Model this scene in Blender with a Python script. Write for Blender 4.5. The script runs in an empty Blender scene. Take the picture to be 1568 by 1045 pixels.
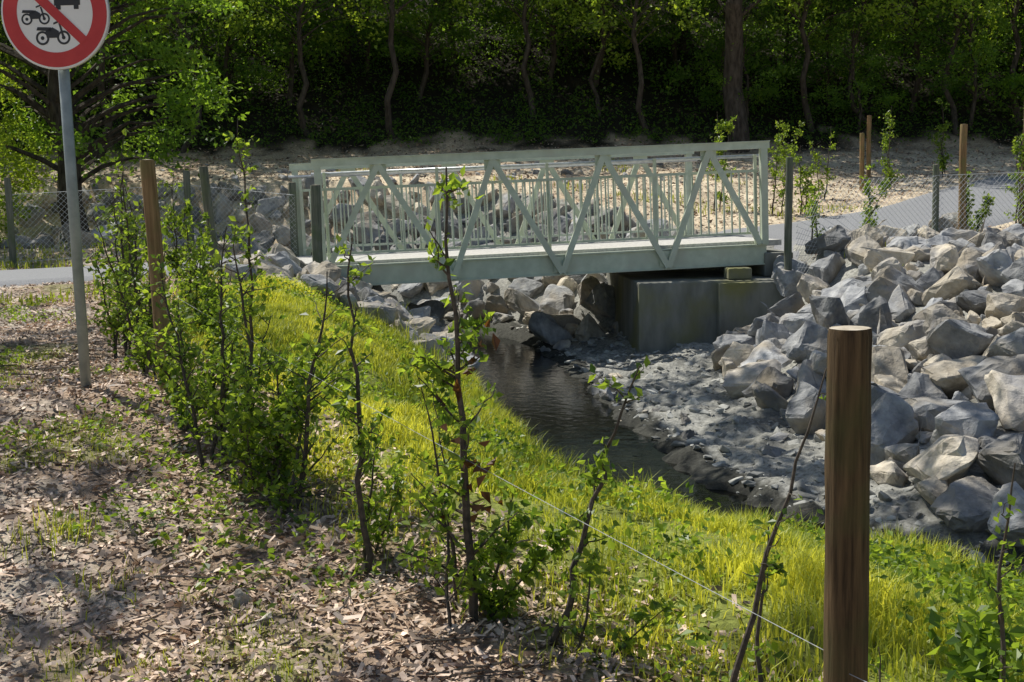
import bpy, bmesh, math, numpy as np
from mathutils import Vector, Matrix, noise as mnoise
rng = np.random.default_rng(11)
sc = bpy.context.scene
sc.view_settings.view_transform = 'Standard'
sc.view_settings.look = 'None'
sc.view_settings.exposure = 0
# ------------------------------------------------------------ sun direction
EL = math.radians(56)
az = np.array([-.72, .66]); az = az/np.linalg.norm(az)
S = np.array([az[0]*math.cos(EL), az[1]*math.cos(EL), math.sin(EL)])

# ------------------------------------------------------------ mesh helpers
def build(name, chunks, mats, smooth=False, parent=None, loc=None, link=True):
    V=[];L=[];LS=[];MI=[];A=[]
    off=0; lo=0
    for ch in chunks:
        v=np.asarray(ch[0],dtype=np.float32).reshape(-1,3); fs=ch[1]; mi=ch[2] if len(ch)>2 else 0
        a=ch[3] if len(ch)>3 else None
        if not isinstance(fs,list): fs=[fs]
        for f in fs:
            f=np.asarray(f,dtype=np.int32)
            if f.size==0: continue
            M,k=f.shape
            L.append((f+off).ravel()); LS.append(lo+np.arange(M)*k); MI.append(np.full(M,mi)); lo+=M*k
        V.append(v); off+=len(v)
        A.append(np.full(len(v),.5) if a is None else np.broadcast_to(a,(len(v),)))
    V=np.concatenate(V);L=np.concatenate(L);LS=np.concatenate(LS);MI=np.concatenate(MI);A=np.concatenate(A)
    me=bpy.data.meshes.new(name)
    me.vertices.add(len(V)); me.vertices.foreach_set("co",V.ravel())
    me.loops.add(len(L)); me.loops.foreach_set("vertex_index",L.astype(np.int32))
    me.polygons.add(len(LS)); me.polygons.foreach_set("loop_start",LS.astype(np.int32))
    me.polygons.foreach_set("material_index",MI.astype(np.int32))
    me.polygons.foreach_set("use_smooth",np.full(len(LS),smooth))
    at=me.attributes.new("lv",'FLOAT','POINT'); at.data.foreach_set("value",A.astype(np.float32))
    for m in mats: me.materials.append(m)
    me.update(calc_edges=True)
    if not link: return me
    ob=bpy.data.objects.new(name,me); sc.collection.objects.link(ob)
    if parent: ob.parent=parent
    if loc is not None: ob.location=loc
    return ob

def empty(name, loc=(0,0,0), rot=(0,0,0)):
    e=bpy.data.objects.new(name,None); sc.collection.objects.link(e); e.location=loc; e.rotation_euler=rot; e.empty_display_size=.2
    return e

def unit(v): 
    v=np.asarray(v,float); return v/np.maximum(np.linalg.norm(v,axis=-1,keepdims=True),1e-9)

def tube(pts, rad, k=6, cap=True):
    pts=np.asarray(pts,float); n=len(pts); rad=np.broadcast_to(rad,(n,)) if np.ndim(rad)<2 else rad
    t=np.gradient(pts,axis=0); t=unit(t)
    ref=np.array([0.31,.95,0.05]) if abs(t[0][2])>.5 else np.array([0,0,1.])
    a=unit(np.cross(t,ref)); b=np.cross(t,a)
    th=np.linspace(0,2*np.pi,k,endpoint=False)
    v=pts[:,None]+ (a[:,None]*np.cos(th)[None,:,None]+b[:,None]*np.sin(th)[None,:,None])*np.asarray(rad)[:,None,None]
    i=np.arange(n-1)[:,None]*k; j=np.arange(k)[None]; j2=(j+1)%k
    f=np.stack([i+j,i+j2,i+k+j2,i+k+j],-1).reshape(-1,4)
    fs=[f]
    if cap:
        fs.append(np.array([list(range((n-1)*k,n*k))])); fs.append(np.array([list(range(k))[::-1]]))
    return v.reshape(-1,3),fs

BF=np.array([[0,3,2,1],[4,5,6,7],[0,1,5,4],[1,2,6,5],[2,3,7,6],[3,0,4,7]])
def box(x0,x1,y0,y1,z0,z1):
    return np.array([[x0,y0,z0],[x1,y0,z0],[x1,y1,z0],[x0,y1,z0],[x0,y0,z1],[x1,y0,z1],[x1,y1,z1],[x0,y1,z1]],float),BF
def beam(p,q,w,h,side=(0,1,0)):
    p=np.array(p,float);q=np.array(q,float);t=unit(q-p);s=unit(np.array(side,float)-t*np.dot(t,side));u=np.cross(s,t)
    c=[]
    for e in (p,q):
        for a,b in ((-1,-1),(1,-1),(1,1),(-1,1)):
            c.append(e+s*a*h/2+u*b*w/2)
    return np.array(c),BF

def hsh(i,j,s):
    v=np.sin(i*127.1+j*311.7+s*74.7)*43758.5453; return v-np.floor(v)
def vnoise(x,y,s=0):
    i=np.floor(x);j=np.floor(y);fx=x-i;fy=y-j;fx=fx*fx*(3-2*fx);fy=fy*fy*(3-2*fy)
    a=hsh(i,j,s);b=hsh(i+1,j,s);c=hsh(i,j+1,s);d=hsh(i+1,j+1,s)
    return (a*(1-fx)+b*fx)*(1-fy)+(c*(1-fx)+d*fx)*fy-.5
def sstep(x,a,b):
    t=np.clip((x-a)/(b-a),0,1); return t*t*(3-2*t)

# ------------------------------------------------------------ terrain
CL=np.array([(-60,22),(-16,22.6),(-9,23.3),(-5,22.9),(-2.2,21.6),(-.5,19.4),(.0,17),(.3,15),(.45,13),(.75,11),(1.2,9),(1.9,7.6),(3.2,6.4),(5,5.4),(9,4),(20,0),(60,-10)],float)
def sdist(x,y):
    best=np.full(np.shape(x),1e9); sg=np.ones(np.shape(x))
    for a,b in zip(CL[:-1],CL[1:]):
        d=b-a; t=np.clip(((x-a[0])*d[0]+(y-a[1])*d[1])/np.dot(d,d),0,1)
        px=x-(a[0]+t*d[0]);py=y-(a[1]+t*d[1]);dd=np.hypot(px,py)
        cr=d[0]*(y-a[1])-d[1]*(x-a[0])
        m=dd<best; best=np.where(m,dd,best); sg=np.where(m,np.sign(cr),sg)
    return best*sg
ROADS=[(np.array([(-40,10.5),(-12,13.4),(-8,14.6),(-5.2,16.2),(-3.0,18.1)],float),1.25),
       (np.array([(3.6,18.9),(5.6,19.7),(7.7,21.2),(9.6,23.6),(12.2,26),(18,28.3),(40,31)],float),1.4)]
def pdist(P,x,y):
    best=np.full(np.shape(x),1e9)
    for a,b in zip(P[:-1],P[1:]):
        d=b-a; t=np.clip(((x-a[0])*d[0]+(y-a[1])*d[1])/np.dot(d,d),0,1)
        best=np.minimum(best,np.hypot(x-(a[0]+t*d[0]),y-(a[1]+t*d[1])))
    return best
FENCE=np.array([(3.2,-1.5),(.72,2.5),(-2.1,7.0),(-3.3,11.0),(-3.9,15.0)],float)
def barw(y): return np.interp(y,[6,7.5,10,14,15.5,17,18.6,19.5,22],[.9,1.05,2.1,2.3,2.8,3.5,3.5,1.2,1.0])
def blen(y): return np.interp(y,[14,17,18.5,20],[3.0,1.1,1.1,3.0])
def height(x,y,rough=True):
    x=np.asarray(x,float);y=np.asarray(y,float)
    bl=np.interp(y,[-20,0,2.5,5,7,12,18,21,24,26,28,31,50,90,300],[-.3,-.05,0,.25,.45,.58,.62,.85,1.4,1.75,2.05,2.6,11.5,20,26])
    br=np.interp(y,[-20,0,4,9,13,17,20,24,28,31,50,90,300],[-.3,-.2,-.1,.2,.4,.62,.8,1.27,1.8,2.4,11.5,20,26])
    t=sstep(x,2,6); b=bl*(1-t)+br*t
    s=sdist(x,y); d=np.abs(s)
    zl=np.where(d<.95,np.interp(d,[0,.55,.8,.95],[-1.06,-.98,-.80,-.50]),-.50+(b+.50)*sstep(d,.75,3.3)**.9)
    w=barw(y); e0=np.interp(y,[6,8,13,15],[.8,.8,.75,.6])
    zr=np.where(d<=e0,-1.06+.23*(d/e0)**2,-.83)
    zr=np.where(d>e0,-.83+.15*np.clip((d-e0)/np.maximum(w-e0,.05),0,1),zr)
    zr=np.where(d>w,-.68+(b+.68)*np.clip((d-w)/blen(y),0,1)**.85,zr)
    z=np.where(s<0,zl,zr)
    if rough:
        rd=np.minimum(pdist(ROADS[0][0],x,y)-ROADS[0][1],pdist(ROADS[1][0],x,y)-ROADS[1][1])
        m=sstep(rd,.0,.6)
        n=.10*vnoise(x*.7,y*.7,1)+.06*vnoise(x*2,y*2,2)+.03*vnoise(x*6,y*6,3)+.015*vnoise(x*14,y*14,4)
        bar=(s>.5)&(d<w+.6)
        n=n+np.where(bar,.10*vnoise(x*3.2,y*3.2,7)+.07*vnoise(x*8,y*8,8)+.03*vnoise(x*17,y*17,9),0)
        n=n+np.where(s<-.9,.07*vnoise(x*2.6,y*2.6,14),0)*(y<17)*sstep(x-np.interp(y,FENCE[:,1],FENCE[:,0]),0,.8)
        hill=sstep(y,31,36)
        z=z+n*m*(1+hill*3)
    return z
def col(*c): return np.array(c,float)
def gridaxis(lo,core,hi):
    l=[];v=core[0];s=core[1]-core[0]
    while v>lo: s*=1.18; v-=s; l.append(v)
    r=[];v=core[-1];s=core[-1]-core[-2]
    while v<hi: s*=1.18; v+=s; r.append(v)
    return np.concatenate([l[::-1],core,r])
gx=gridaxis(-260,np.concatenate([np.arange(-14,-6,.16),np.arange(-6,9,.06),np.arange(9,17,.16)]),260)
gy=gridaxis(-120,np.concatenate([np.arange(2.4,18,.06),np.arange(18,38,.14)]),320)
X,Y=np.meshgrid(gx,gy); Z=height(X,Y)
nx,ny=len(gx),len(gy)
idx=np.arange(nx*ny).reshape(ny,nx)
F=np.stack([idx[:-1,:-1],idx[:-1,1:],idx[1:,1:],idx[1:,:-1]],-1).reshape(-1,4)
# zone colours (base albedo; dark woodland soil also has canopy shade in its colour)
sd=sdist(X,Y); d=np.abs(sd)
fx=np.interp(Y,FENCE[:,1],FENCE[:,0])
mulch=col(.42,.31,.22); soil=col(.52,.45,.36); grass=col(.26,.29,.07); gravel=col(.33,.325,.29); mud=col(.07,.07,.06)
sand=col(.68,.57,.41); forest_shade=col(.028,.024,.015); litter=col(.50,.38,.26); green=col(.19,.24,.07)
nz=vnoise(X*1.3,Y*1.3,21)+.6*vnoise(X*4,Y*4,22)
C=np.zeros(X.shape+(3,))
def put(c,m): 
    global C
    m=np.clip(m,0,1)[...,None]; C=C*(1-m)+c*m
put(litter,np.ones_like(X))
left=(sd<0)&(Y<19)
put(mulch,left.astype(float))
put(soil,left*sstep(nz+ .25*(fx-X)-.35,.0,.35)*(X<fx-.6))
put(green,left*(X<fx-.5)*sstep(-nz+.12,.18,.4)*.5)
put(grass,left*sstep(X-fx+.3*nz,.05,.7))
put(green,((Y<19)&(sd>0)&(sd>barw(Y)+2.9))*sstep(nz,0,.3)*.6)
put(sand,(Y>18.5)*sstep(nz,-.35,.1)*(1.0))
put(sand,((Y>17.5)&(X>3))*.6)
put(gravel,((sd>0)&(d<barw(Y)+3.0)&(Y<25))*1.0)
put(gravel,((sd<0)&(d<3.2)&(Y>18.5))*1.0)
put(mud,(d<.9-.1*nz)*1.0)
put(mud,((sd>0)&(d<barw(Y)))*sstep(nz,.05,.4)*.35)
put(litter,(Y>26)*sstep(Y+nz*2,29,31)*.8)
put(forest_shade,(Y>26)*sstep(Y+nz*1.5,30.8,32))
put(forest_shade,sstep(np.abs(X+0),24,28))
put(mulch,(Y<1)*1.0)

def nodes(m):
    m.use_nodes=True; nt=m.node_tree; nt.nodes.clear(); return nt
def rgba(c): return (c[0],c[1],c[2],1)
def noise_mat(name,c1,c2,scale=8,rough=.8,bump=.3,dist=.01,metal=0,stretch=(1,1,1),attr=0,detail=8,c3=None,s3=1.5,spec=.5,lo=.35,hi=.65):
    m=bpy.data.materials.new(name); nt=nodes(m); lk=nt.links.new
    o=nt.nodes.new('ShaderNodeOutputMaterial'); b=nt.nodes.new('ShaderNodeBsdfPrincipled'); lk(b.outputs[0],o.inputs[0])
    tc=nt.nodes.new('ShaderNodeTexCoord'); mp=nt.nodes.new('ShaderNodeMapping'); mp.inputs['Scale'].default_value=stretch; lk(tc.outputs['Object'],mp.inputs[0])
    n=nt.nodes.new('ShaderNodeTexNoise'); n.inputs['Scale'].default_value=scale; n.inputs['Detail'].default_value=detail; n.inputs['Roughness'].default_value=.6; lk(mp.outputs[0],n.inputs[0])
    r=nt.nodes.new('ShaderNodeValToRGB'); r.color_ramp.elements[0].position=lo; r.color_ramp.elements[1].position=hi
    r.color_ramp.elements[0].color=rgba(c1); r.color_ramp.elements[1].color=rgba(c2); lk(n.outputs['Fac'],r.inputs[0])
    out=r.outputs[0]
    if c3 is not None:
        n3=nt.nodes.new('ShaderNodeTexNoise'); n3.inputs['Scale'].default_value=s3; n3.inputs['Detail'].default_value=5; lk(tc.outputs['Object'],n3.inputs[0])
        r3=nt.nodes.new('ShaderNodeValToRGB'); r3.color_ramp.elements[0].position=.48; r3.color_ramp.elements[1].position=.68; lk(n3.outputs['Fac'],r3.inputs[0])
        mx=nt.nodes.new('ShaderNodeMixRGB'); lk(r3.outputs[0],mx.inputs[0]); lk(out,mx.inputs[1]); mx.inputs[2].default_value=rgba(c3); out=mx.outputs[0]
    if attr:
        at=nt.nodes.new('ShaderNodeAttribute'); at.attribute_name='lv'
        mr=nt.nodes.new('ShaderNodeMapRange'); mr.inputs['To Min'].default_value=1-attr; mr.inputs['To Max'].default_value=1+attr; lk(at.outputs['Fac'],mr.inputs[0])
        mx=nt.nodes.new('ShaderNodeVectorMath'); mx.operation='SCALE'; lk(out,mx.inputs[0]); lk(mr.outputs[0],mx.inputs['Scale']); out=mx.outputs[0]
    lk(out,b.inputs['Base Color']); b.inputs['Roughness'].default_value=rough; b.inputs['Metallic'].default_value=metal
    b.inputs['Specular IOR Level'].default_value=spec
    if bump:
        bm=nt.nodes.new('ShaderNodeBump'); bm.inputs['Strength'].default_value=bump; bm.inputs['Distance'].default_value=dist; lk(n.outputs['Fac'],bm.inputs['Height']); lk(bm.outputs[0],b.inputs['Normal'])
    return m
def leaf_mat(name,ca,cb,tr=.5,boost=2.2,rough=.45):
    m=bpy.data.materials.new(name); nt=nodes(m); lk=nt.links.new
    o=nt.nodes.new('ShaderNodeOutputMaterial'); at=nt.nodes.new('ShaderNodeAttribute'); at.attribute_name='lv'
    r=nt.nodes.new('ShaderNodeValToRGB'); r.color_ramp.elements[0].color=rgba(ca); r.color_ramp.elements[1].color=rgba(cb); lk(at.outputs['Fac'],r.inputs[0])
    b=nt.nodes.new('ShaderNodeBsdfPrincipled'); b.inputs['Roughness'].default_value=rough; b.inputs['Specular IOR Level'].default_value=.35; lk(r.outputs[0],b.inputs['Base Color'])
    t=nt.nodes.new('ShaderNodeBsdfTranslucent'); vm=nt.nodes.new('ShaderNodeVectorMath'); vm.operation='MULTIPLY'; lk(r.outputs[0],vm.inputs[0]); vm.inputs[1].default_value=(boost*1.15,boost,boost*.5); lk(vm.outputs[0],t.inputs[0])
    mx=nt.nodes.new('ShaderNodeMixShader'); mx.inputs[0].default_value=tr; lk(b.outputs[0],mx.inputs[1]); lk(t.outputs[0],mx.inputs[2]); lk(mx.outputs[0],o.inputs[0])
    return m
# ground material
mg=bpy.data.materials.new('ground_mix'); nt=nodes(mg); lk=nt.links.new
o=nt.nodes.new('ShaderNodeOutputMaterial'); b=nt.nodes.new('ShaderNodeBsdfPrincipled'); lk(b.outputs[0],o.inputs[0]); b.inputs['Roughness'].default_value=.95; b.inputs['Specular IOR Level'].default_value=.15
at=nt.nodes.new('ShaderNodeAttribute'); at.attribute_name='col'; tc=nt.nodes.new('ShaderNodeTexCoord')
n1=nt.nodes.new('ShaderNodeTexNoise'); n1.inputs['Scale'].default_value=22; n1.inputs['Detail'].default_value=10; n1.inputs['Roughness'].default_value=.7; lk(tc.outputs['Object'],n1.inputs[0])
n2=nt.nodes.new('ShaderNodeTexNoise'); n2.inputs['Scale'].default_value=1.7; n2.inputs['Detail'].default_value=6; lk(tc.outputs['Object'],n2.inputs[0])
m1=nt.nodes.new('ShaderNodeMapRange'); m1.inputs['From Min'].default_value=.3; m1.inputs['From Max'].default_value=.7; m1.inputs['To Min'].default_value=.45; m1.inputs['To Max'].default_value=1.5; lk(n1.outputs['Fac'],m1.inputs[0])
m2=nt.nodes.new('ShaderNodeMapRange'); m2.inputs['From Min'].default_value=.3; m2.inputs['From Max'].default_value=.7; m2.inputs['To Min'].default_value=.65; m2.inputs['To Max'].default_value=1.3; lk(n2.outputs['Fac'],m2.inputs[0])
mm=nt.nodes.new('ShaderNodeMath'); mm.operation='MULTIPLY'; lk(m1.outputs[0],mm.inputs[0]); lk(m2.outputs[0],mm.inputs[1])
vs=nt.nodes.new('ShaderNodeVectorMath'); vs.operation='SCALE'; lk(at.outputs['Color'],vs.inputs[0]); lk(mm.outputs[0],vs.inputs['Scale']); lk(vs.outputs[0],b.inputs['Base Color'])
bm=nt.nodes.new('ShaderNodeBump'); bm.inputs['Strength'].default_value=.8; bm.inputs['Distance'].default_value=.03; lk(n1.outputs['Fac'],bm.inputs['Height']); lk(bm.outputs[0],b.inputs['Normal'])
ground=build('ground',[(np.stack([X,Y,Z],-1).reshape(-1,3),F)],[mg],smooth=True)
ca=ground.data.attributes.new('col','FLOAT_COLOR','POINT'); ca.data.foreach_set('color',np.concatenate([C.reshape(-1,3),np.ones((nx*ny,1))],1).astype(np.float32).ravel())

# ------------------------------------------------------------ roads
M_asph=noise_mat('asphalt',(.19,.195,.205),(.31,.31,.315),scale=60,rough=.9,bump=.3,dist=.004)
for ri,(P,w) in enumerate(ROADS):
    seg=[];
    for a,b_ in zip(P[:-1],P[1:]):
        n=max(2,int(np.hypot(*(b_-a))/.3)); seg+= [a+(b_-a)*t for t in np.linspace(0,1,n,endpoint=False)]
    seg.append(P[-1]); seg=np.array(seg)
    for _ in range(10): seg[1:-1]=(seg[:-2]+seg[1:-1]*2+seg[2:])/4
    T=unit(np.gradient(seg,axis=0)); Nn=np.stack([-T[:,1],T[:,0]],1)
    U=np.linspace(-w,w,15)
    G=seg[:,None]+Nn[:,None]*U[None,:,None]*(1+.03*vnoise(seg[:,0]*2,seg[:,1]*2,3))[:,None,None]
    zz=height(G[...,0],G[...,1],False)+.045+.03*(vnoise(seg[:,0]*.3,seg[:,1]*.3,9))[:,None]
    zz[:,0]-=.09; zz[:,-1]-=.09
    v=np.concatenate([G,zz[...,None]],-1).reshape(-1,3); n,k=len(seg),15
    ii=np.arange(n*k).reshape(n,k); f=np.stack([ii[:-1,:-1],ii[1:,:-1],ii[1:,1:],ii[:-1,1:]],-1).reshape(-1,4)
    build('asphalt_path',[(v,f)],[M_asph],smooth=True)

# ------------------------------------------------------------ water
mw=bpy.data.materials.new('stream_water'); nt=nodes(mw); lk=nt.links.new
o=nt.nodes.new('ShaderNodeOutputMaterial'); b=nt.nodes.new('ShaderNodeBsdfPrincipled'); lk(b.outputs[0],o.inputs[0])
b.inputs['Base Color'].default_value=(.006,.007,.005,1); b.inputs['Roughness'].default_value=.04; b.inputs['IOR'].default_value=1.33
n=nt.nodes.new('ShaderNodeTexNoise'); n.inputs['Scale'].default_value=7; n.inputs['Detail'].default_value=4
tc=nt.nodes.new('ShaderNodeTexCoord'); lk(tc.outputs['Object'],n.inputs[0]); bm=nt.nodes.new('ShaderNodeBump'); bm.inputs['Strength'].default_value=.22; bm.inputs['Distance'].default_value=.025; lk(n.outputs['Fac'],bm.inputs['Height']); lk(bm.outputs[0],b.inputs['Normal'])
build('stream_water',[(np.array([[-60,-25,-.87],[60,-25,-.87],[60,27,-.87],[-60,27,-.87]],float),np.array([[0,1,2,3]]))],[mw])

# ------------------------------------------------------------ rocks
def rock_variant(seed,cuts=1):
    r=np.random.default_rng(seed); bmh=bmesh.new()
    pts=unit(r.normal(size=(30,3))); pc=pts/np.abs(pts).max(1,keepdims=True); pts=(pts*.4+pc*.6)*r.uniform(.78,1,(30,1))
    for p in pts[:r.integers(12,19)]: bmh.verts.new(p)
    bmesh.ops.convex_hull(bmh,input=bmh.verts)
    bmesh.ops.delete(bmh,geom=[g for g in bmh.verts if not g.link_faces],context='VERTS')
    bmesh.ops.dissolve_limit(bmh,angle_limit=.26,verts=bmh.verts,edges=bmh.edges)
    bmesh.ops.bevel(bmh,geom=list(bmh.edges)+list(bmh.verts),offset=.08,segments=1,affect='EDGES',profile=.5)
    bmesh.ops.triangulate(bmh,faces=bmh.faces)
    bmesh.ops.remove_doubles(bmh,verts=bmh.verts,dist=.02)
    for _ in range(cuts):
        lng=[e for e in bmh.edges if e.calc_length()>.22]
        bmesh.ops.subdivide_edges(bmh,edges=lng,cuts=2 if _==0 else 1); bmesh.ops.triangulate(bmh,faces=bmh.faces)
    o3=Vector(r.uniform(-50,50,3))
    for v_ in bmh.verts:
        nn=v_.co.normalized(); v_.co+=nn*(.16*mnoise.noise(v_.co*1.6+o3)+.09*mnoise.noise(v_.co*4.5+o3)+.04*mnoise.noise(v_.co*11+o3))
    bmh.verts.ensure_lookup_table()
    v=np.array([p.co[:] for p in bmh.verts])
    f=np.array([[q.index for q in fc.verts] for fc in bmh.faces]); bmh.free()
    return v*.5,f
RV=[rock_variant(i+5) for i in range(22)]
def euler(a,b_,c):
    ca,sa,cb,sb,cc,s_=math.cos(a),math.sin(a),math.cos(b_),math.sin(b_),math.cos(c),math.sin(c)
    return np.array([[cc,-s_,0],[s_,cc,0],[0,0,1]])@np.array([[cb,0,sb],[0,1,0],[-sb,0,cb]])@np.array([[1,0,0],[0,ca,-sa],[0,sa,ca]])
def rocks(pts,sizes,lift=.12,tan=.4):
    ch=[]; z=height(pts[:,0],pts[:,1])
    for (x,y),s,zz in zip(pts,sizes,z):
        v,f=RV[rng.integers(len(RV))]
        sc_=np.array([rng.uniform(1,1.35),rng.uniform(.7,1.0),rng.uniform(.55,.9)])*s*1.15
        R=euler(rng.normal(0,.5),rng.normal(0,.5),rng.uniform(0,6.28))
        ch.append(((v*sc_)@R.T+[x,y,zz+s*lift],f,1 if rng.random()<tan else 0,rng.random()))
    return ch
def dart(n,xr,yr,acc,size,k=.62):
    c=np.stack([rng.uniform(*xr,n),rng.uniform(*yr,n)],1); c=c[acc(c[:,0],c[:,1])]
    s=np.clip(size(len(c)),.1,1.2); o_=np.argsort(-s*rng.uniform(.7,1.3,len(s)))
    A=np.zeros((0,2));B=np.zeros(0)
    for i in o_:
        if len(A) and (np.hypot(*(A-c[i]).T)<(B+s[i])*.5*k*1.25).any(): continue
        A=np.vstack([A,c[i]]);B=np.append(B,s[i])
    return A,B
M_rock=noise_mat('rock_grey',(.17,.175,.185),(.44,.44,.43),scale=7,rough=.9,bump=1,dist=.04,attr=.42,c3=(.36,.31,.235),s3=1.7,spec=.2,lo=.3,hi=.7)
M_rock2=noise_mat('rock_tan',(.32,.275,.21),(.68,.61,.49),scale=7,rough=.9,bump=1,dist=.04,attr=.3,c3=(.27,.265,.265),s3=1.8,spec=.2,lo=.3,hi=.7)
def accR(x,y):
    s=sdist(x,y); w=barw(y); return (s>w-.15)&(s<w+3.7+.4*vnoise(x,y,5))&~((x<4.1)&(y>15.9))&(pdist(ROADS[1][0],x,y)>1.6)
P1,S1=dart(14000,(1.5,12),(4.5,19),accR,lambda n:.18+.46*rng.random(n)**1.5)
P1b=P1[rng.random(len(P1))<.7]+.15
build('riprap_rocks',rocks(P1,S1,.2,.35)+rocks(P1b,rng.uniform(.10,.26,len(P1b)),.1),[M_rock,M_rock2],)
def accF(x,y):
    s=sdist(x,y); return (((s>.9)&(s<3.7))|((s<-.8)&(s>-3.2)))&~((x<-1.9)&(y<19.6))&~((x>1.8)&(y<20.3))&(pdist(ROADS[0][0],x,y)>1.5)&(pdist(ROADS[1][0],x,y)>1.6)
P2,S2=dart(10000,(-11,5.5),(18.6,29),accF,lambda n:rng.uniform(.25,.7,n))
P2b=P2[rng.random(len(P2))<.5]+.25
P2c=np.stack([rng.uniform(-9,4,150),rng.uniform(25.5,29.5,150)],1); P2c=P2c[(sdist(P2c[:,0],P2c[:,1])>3.6)]
build('riprap_rocks',rocks(P2,S2,.15,.3)+rocks(P2b,rng.uniform(.2,.35,len(P2b)),.05)+rocks(P2c,.08+.25*rng.random(len(P2c))**2,.05),[M_rock,M_rock2])
def accL(x,y):
    s=sdist(x,y); return (s<-.9)&(s>-3.6)&(x>-3.7)&(y>13.6)&(pdist(ROADS[0][0],x,y)>1.3)
P3,S3=dart(1800,(-3.6,0),(13.8,18.4),accL,lambda n:rng.uniform(.22,.5,n))
build('riprap_rocks',rocks(P3,S3,.14),[M_rock,M_rock2])
n=13000; px=rng.uniform(-2,6,n); py=rng.uniform(5,20,n); s=sdist(px,py)
k=((s>.72)&(s<barw(py)+.5))|((s<-.7)&(s>-.9)); px,py=px[k],py[k]
sz=.02+.12*rng.random(len(px))**5; M_cob=noise_mat('cobble',(.22,.22,.205),(.46,.455,.41),scale=9,rough=.8,bump=.5,dist=.01,attr=.4,spec=.3)
ch=[]; hz=height(px,py); sm=[rock_variant(90+i,0) for i in range(6)]
for x,y,q,z in zip(px,py,sz,hz):
    v,f=sm[rng.integers(6)]; R=euler(rng.normal(0,.3),rng.normal(0,.3),rng.uniform(0,6.28)); ch.append(((v*[q*1.6,q*1.1,q*.6])@R.T+[x,y,z],f,0,rng.random()))
build('gravel_cobbles',ch,[M_cob])
bp=[]
for _ in range(900):
    i=rng.integers(5,14); t=rng.random(); q=CL[i]*(1-t)+CL[i+1]*t+rng.normal(0,.6,2); sv=float(sdist(q[0],q[1]))
    if (-.8<sv<-.6 and rng.random()<.3) or (.6<sv<1.7 and rng.random()<.3): bp.append(q)
bp=np.array(bp)[:90]; build('stream_stones',rocks(bp,.08+.24*rng.random(len(bp))**2.5,.02,.3),[M_rock,M_rock2])
st=np.array([(-1.05,4.25),(-.93,4.1),(-.6,4.9),(-3.3,5.4)]); build('field_stones',rocks(st,np.array([.10,.08,.07,.08]),.02,1),[M_rock,M_rock2])

# ------------------------------------------------------------ concrete abutments
M_conc=noise_mat('concrete',(.15,.15,.13),(.29,.29,.25),scale=3,rough=.9,bump=.3,dist=.01,c3=(.22,.21,.08),s3=1.1,stretch=(1,1,.3))
bridge=empty('footbridge',(-2.72,16.85,.30),(0,-math.radians(1.25),math.radians(7)))
def conc(name,chunks,loc,rot):
    e=build(name,chunks,[M_conc]); e.location=loc; e.rotation_euler=(0,0,rot)
    md=e.modifiers.new('b','BEVEL'); md.width=.02; md.segments=2
    return e
conc('bridge_abutment',[box(0,2.45,0,3.1,-1.4,.0),box(1.15,2.46,-.14,-.003,-1.4,-.02),box(2.0,2.44,.5,3.05,.003,.36),box(1.35,1.7,.1,.4,.003,.17),box(1.35,1.7,2.3,2.6,.003,.17)],(1.85,16.95,.24),math.radians(4))
conc('bridge_abutment',[box(-2,0,0,3.0,-1.4,.0),box(.003,.5,1.2,1.5,-1.4,-.28)],(-1.95,17.1,.02),math.radians(7))

# ------------------------------------------------------------ bridge
M_paint=noise_mat('bridge_paint',(.50,.56,.44),(.63,.69,.56),scale=6,rough=.33,bump=.05,dist=.002,c3=(.53,.56,.45),s3=2.5)
M_galv=noise_mat('galvanised_steel',(.52,.54,.56),(.72,.74,.76),scale=14,rough=.35,metal=.6,bump=.05,dist=.002)
M_deck=noise_mat('bridge_deck',(.42,.41,.38),(.62,.60,.56),scale=20,rough=.9,bump=.2,dist=.004)
L=6.62;W=2.3;SK=-.45
def truss(ys,x0,sgn,name):
    ch=[]; o_=sgn
    def bx(a,b_,y0,y1,z0,z1): 
        y0,y1=sorted((ys+o_*y0,ys+o_*y1)); ch.append(box(x0+a,x0+b_,y0,y1,z0,z1))
    bx(0,L,-.02,.06,0,.27); bx(-.01,L+.01,-.055,.075,.27,.288); bx(-.01,L+.01,-.055,.075,-.018,0)
    bx(-.03,L+.03,-.13,.0,1.70,1.80); bx(-.035,L+.035,-.15,.02,1.80,1.812)
    for xx in (.0,L-.1): bx(xx,xx+.1,-.125,-.022,.288,1.70)
    xs=[(.14,.30),(.9,1.7),(1.9,.02),(2.54,1.7),(3.5,.02),(4.16,1.7),(5.09,.02),(5.74,1.7),(6.5,.30)]
    for (a,za),(c,zc) in zip(xs[:-1],xs[1:]):
        ch.append(beam((x0+a,ys-o_*.09,za),(x0+c,ys-o_*.09,zc),.085,.055 if c>a and zc>za else .052))
    for (a,za) in xs:
        if za<.1: bx(a-.12,a+.12,-.06,-.057,.03,.26)
        if za>1: bx(a-.12,a+.12,-.062,-.055,1.56,1.70)
    bx(.1,L-.1,.02,.06,1.36,1.40); bx(.1,L-.1,.02,.06,.44,.475)
    n=int((L-.3)/.118)
    for i in range(n+1):
        xx=.15+i*(L-.3)/n; bx(xx-.011,xx+.011,.028,.052,.475,1.36)
    for xx in (.11,1.72,3.33,4.94,L-.15): bx(xx,xx+.045,.061,.10,.29,1.62)
    build(name,ch,[M_paint],parent=bridge)
    v,f=tube([(x0-.05,ys+o_*.10,1.60),(x0+L*.5,ys+o_*.10,1.60),(x0+L+.05,ys+o_*.10,1.60)],.024,8)
    build(name+'_handrail',[(v,f)],[M_galv],smooth=True,parent=bridge)
truss(0,0,1,'near_truss'); truss(W,SK,-1,'far_truss')
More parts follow.
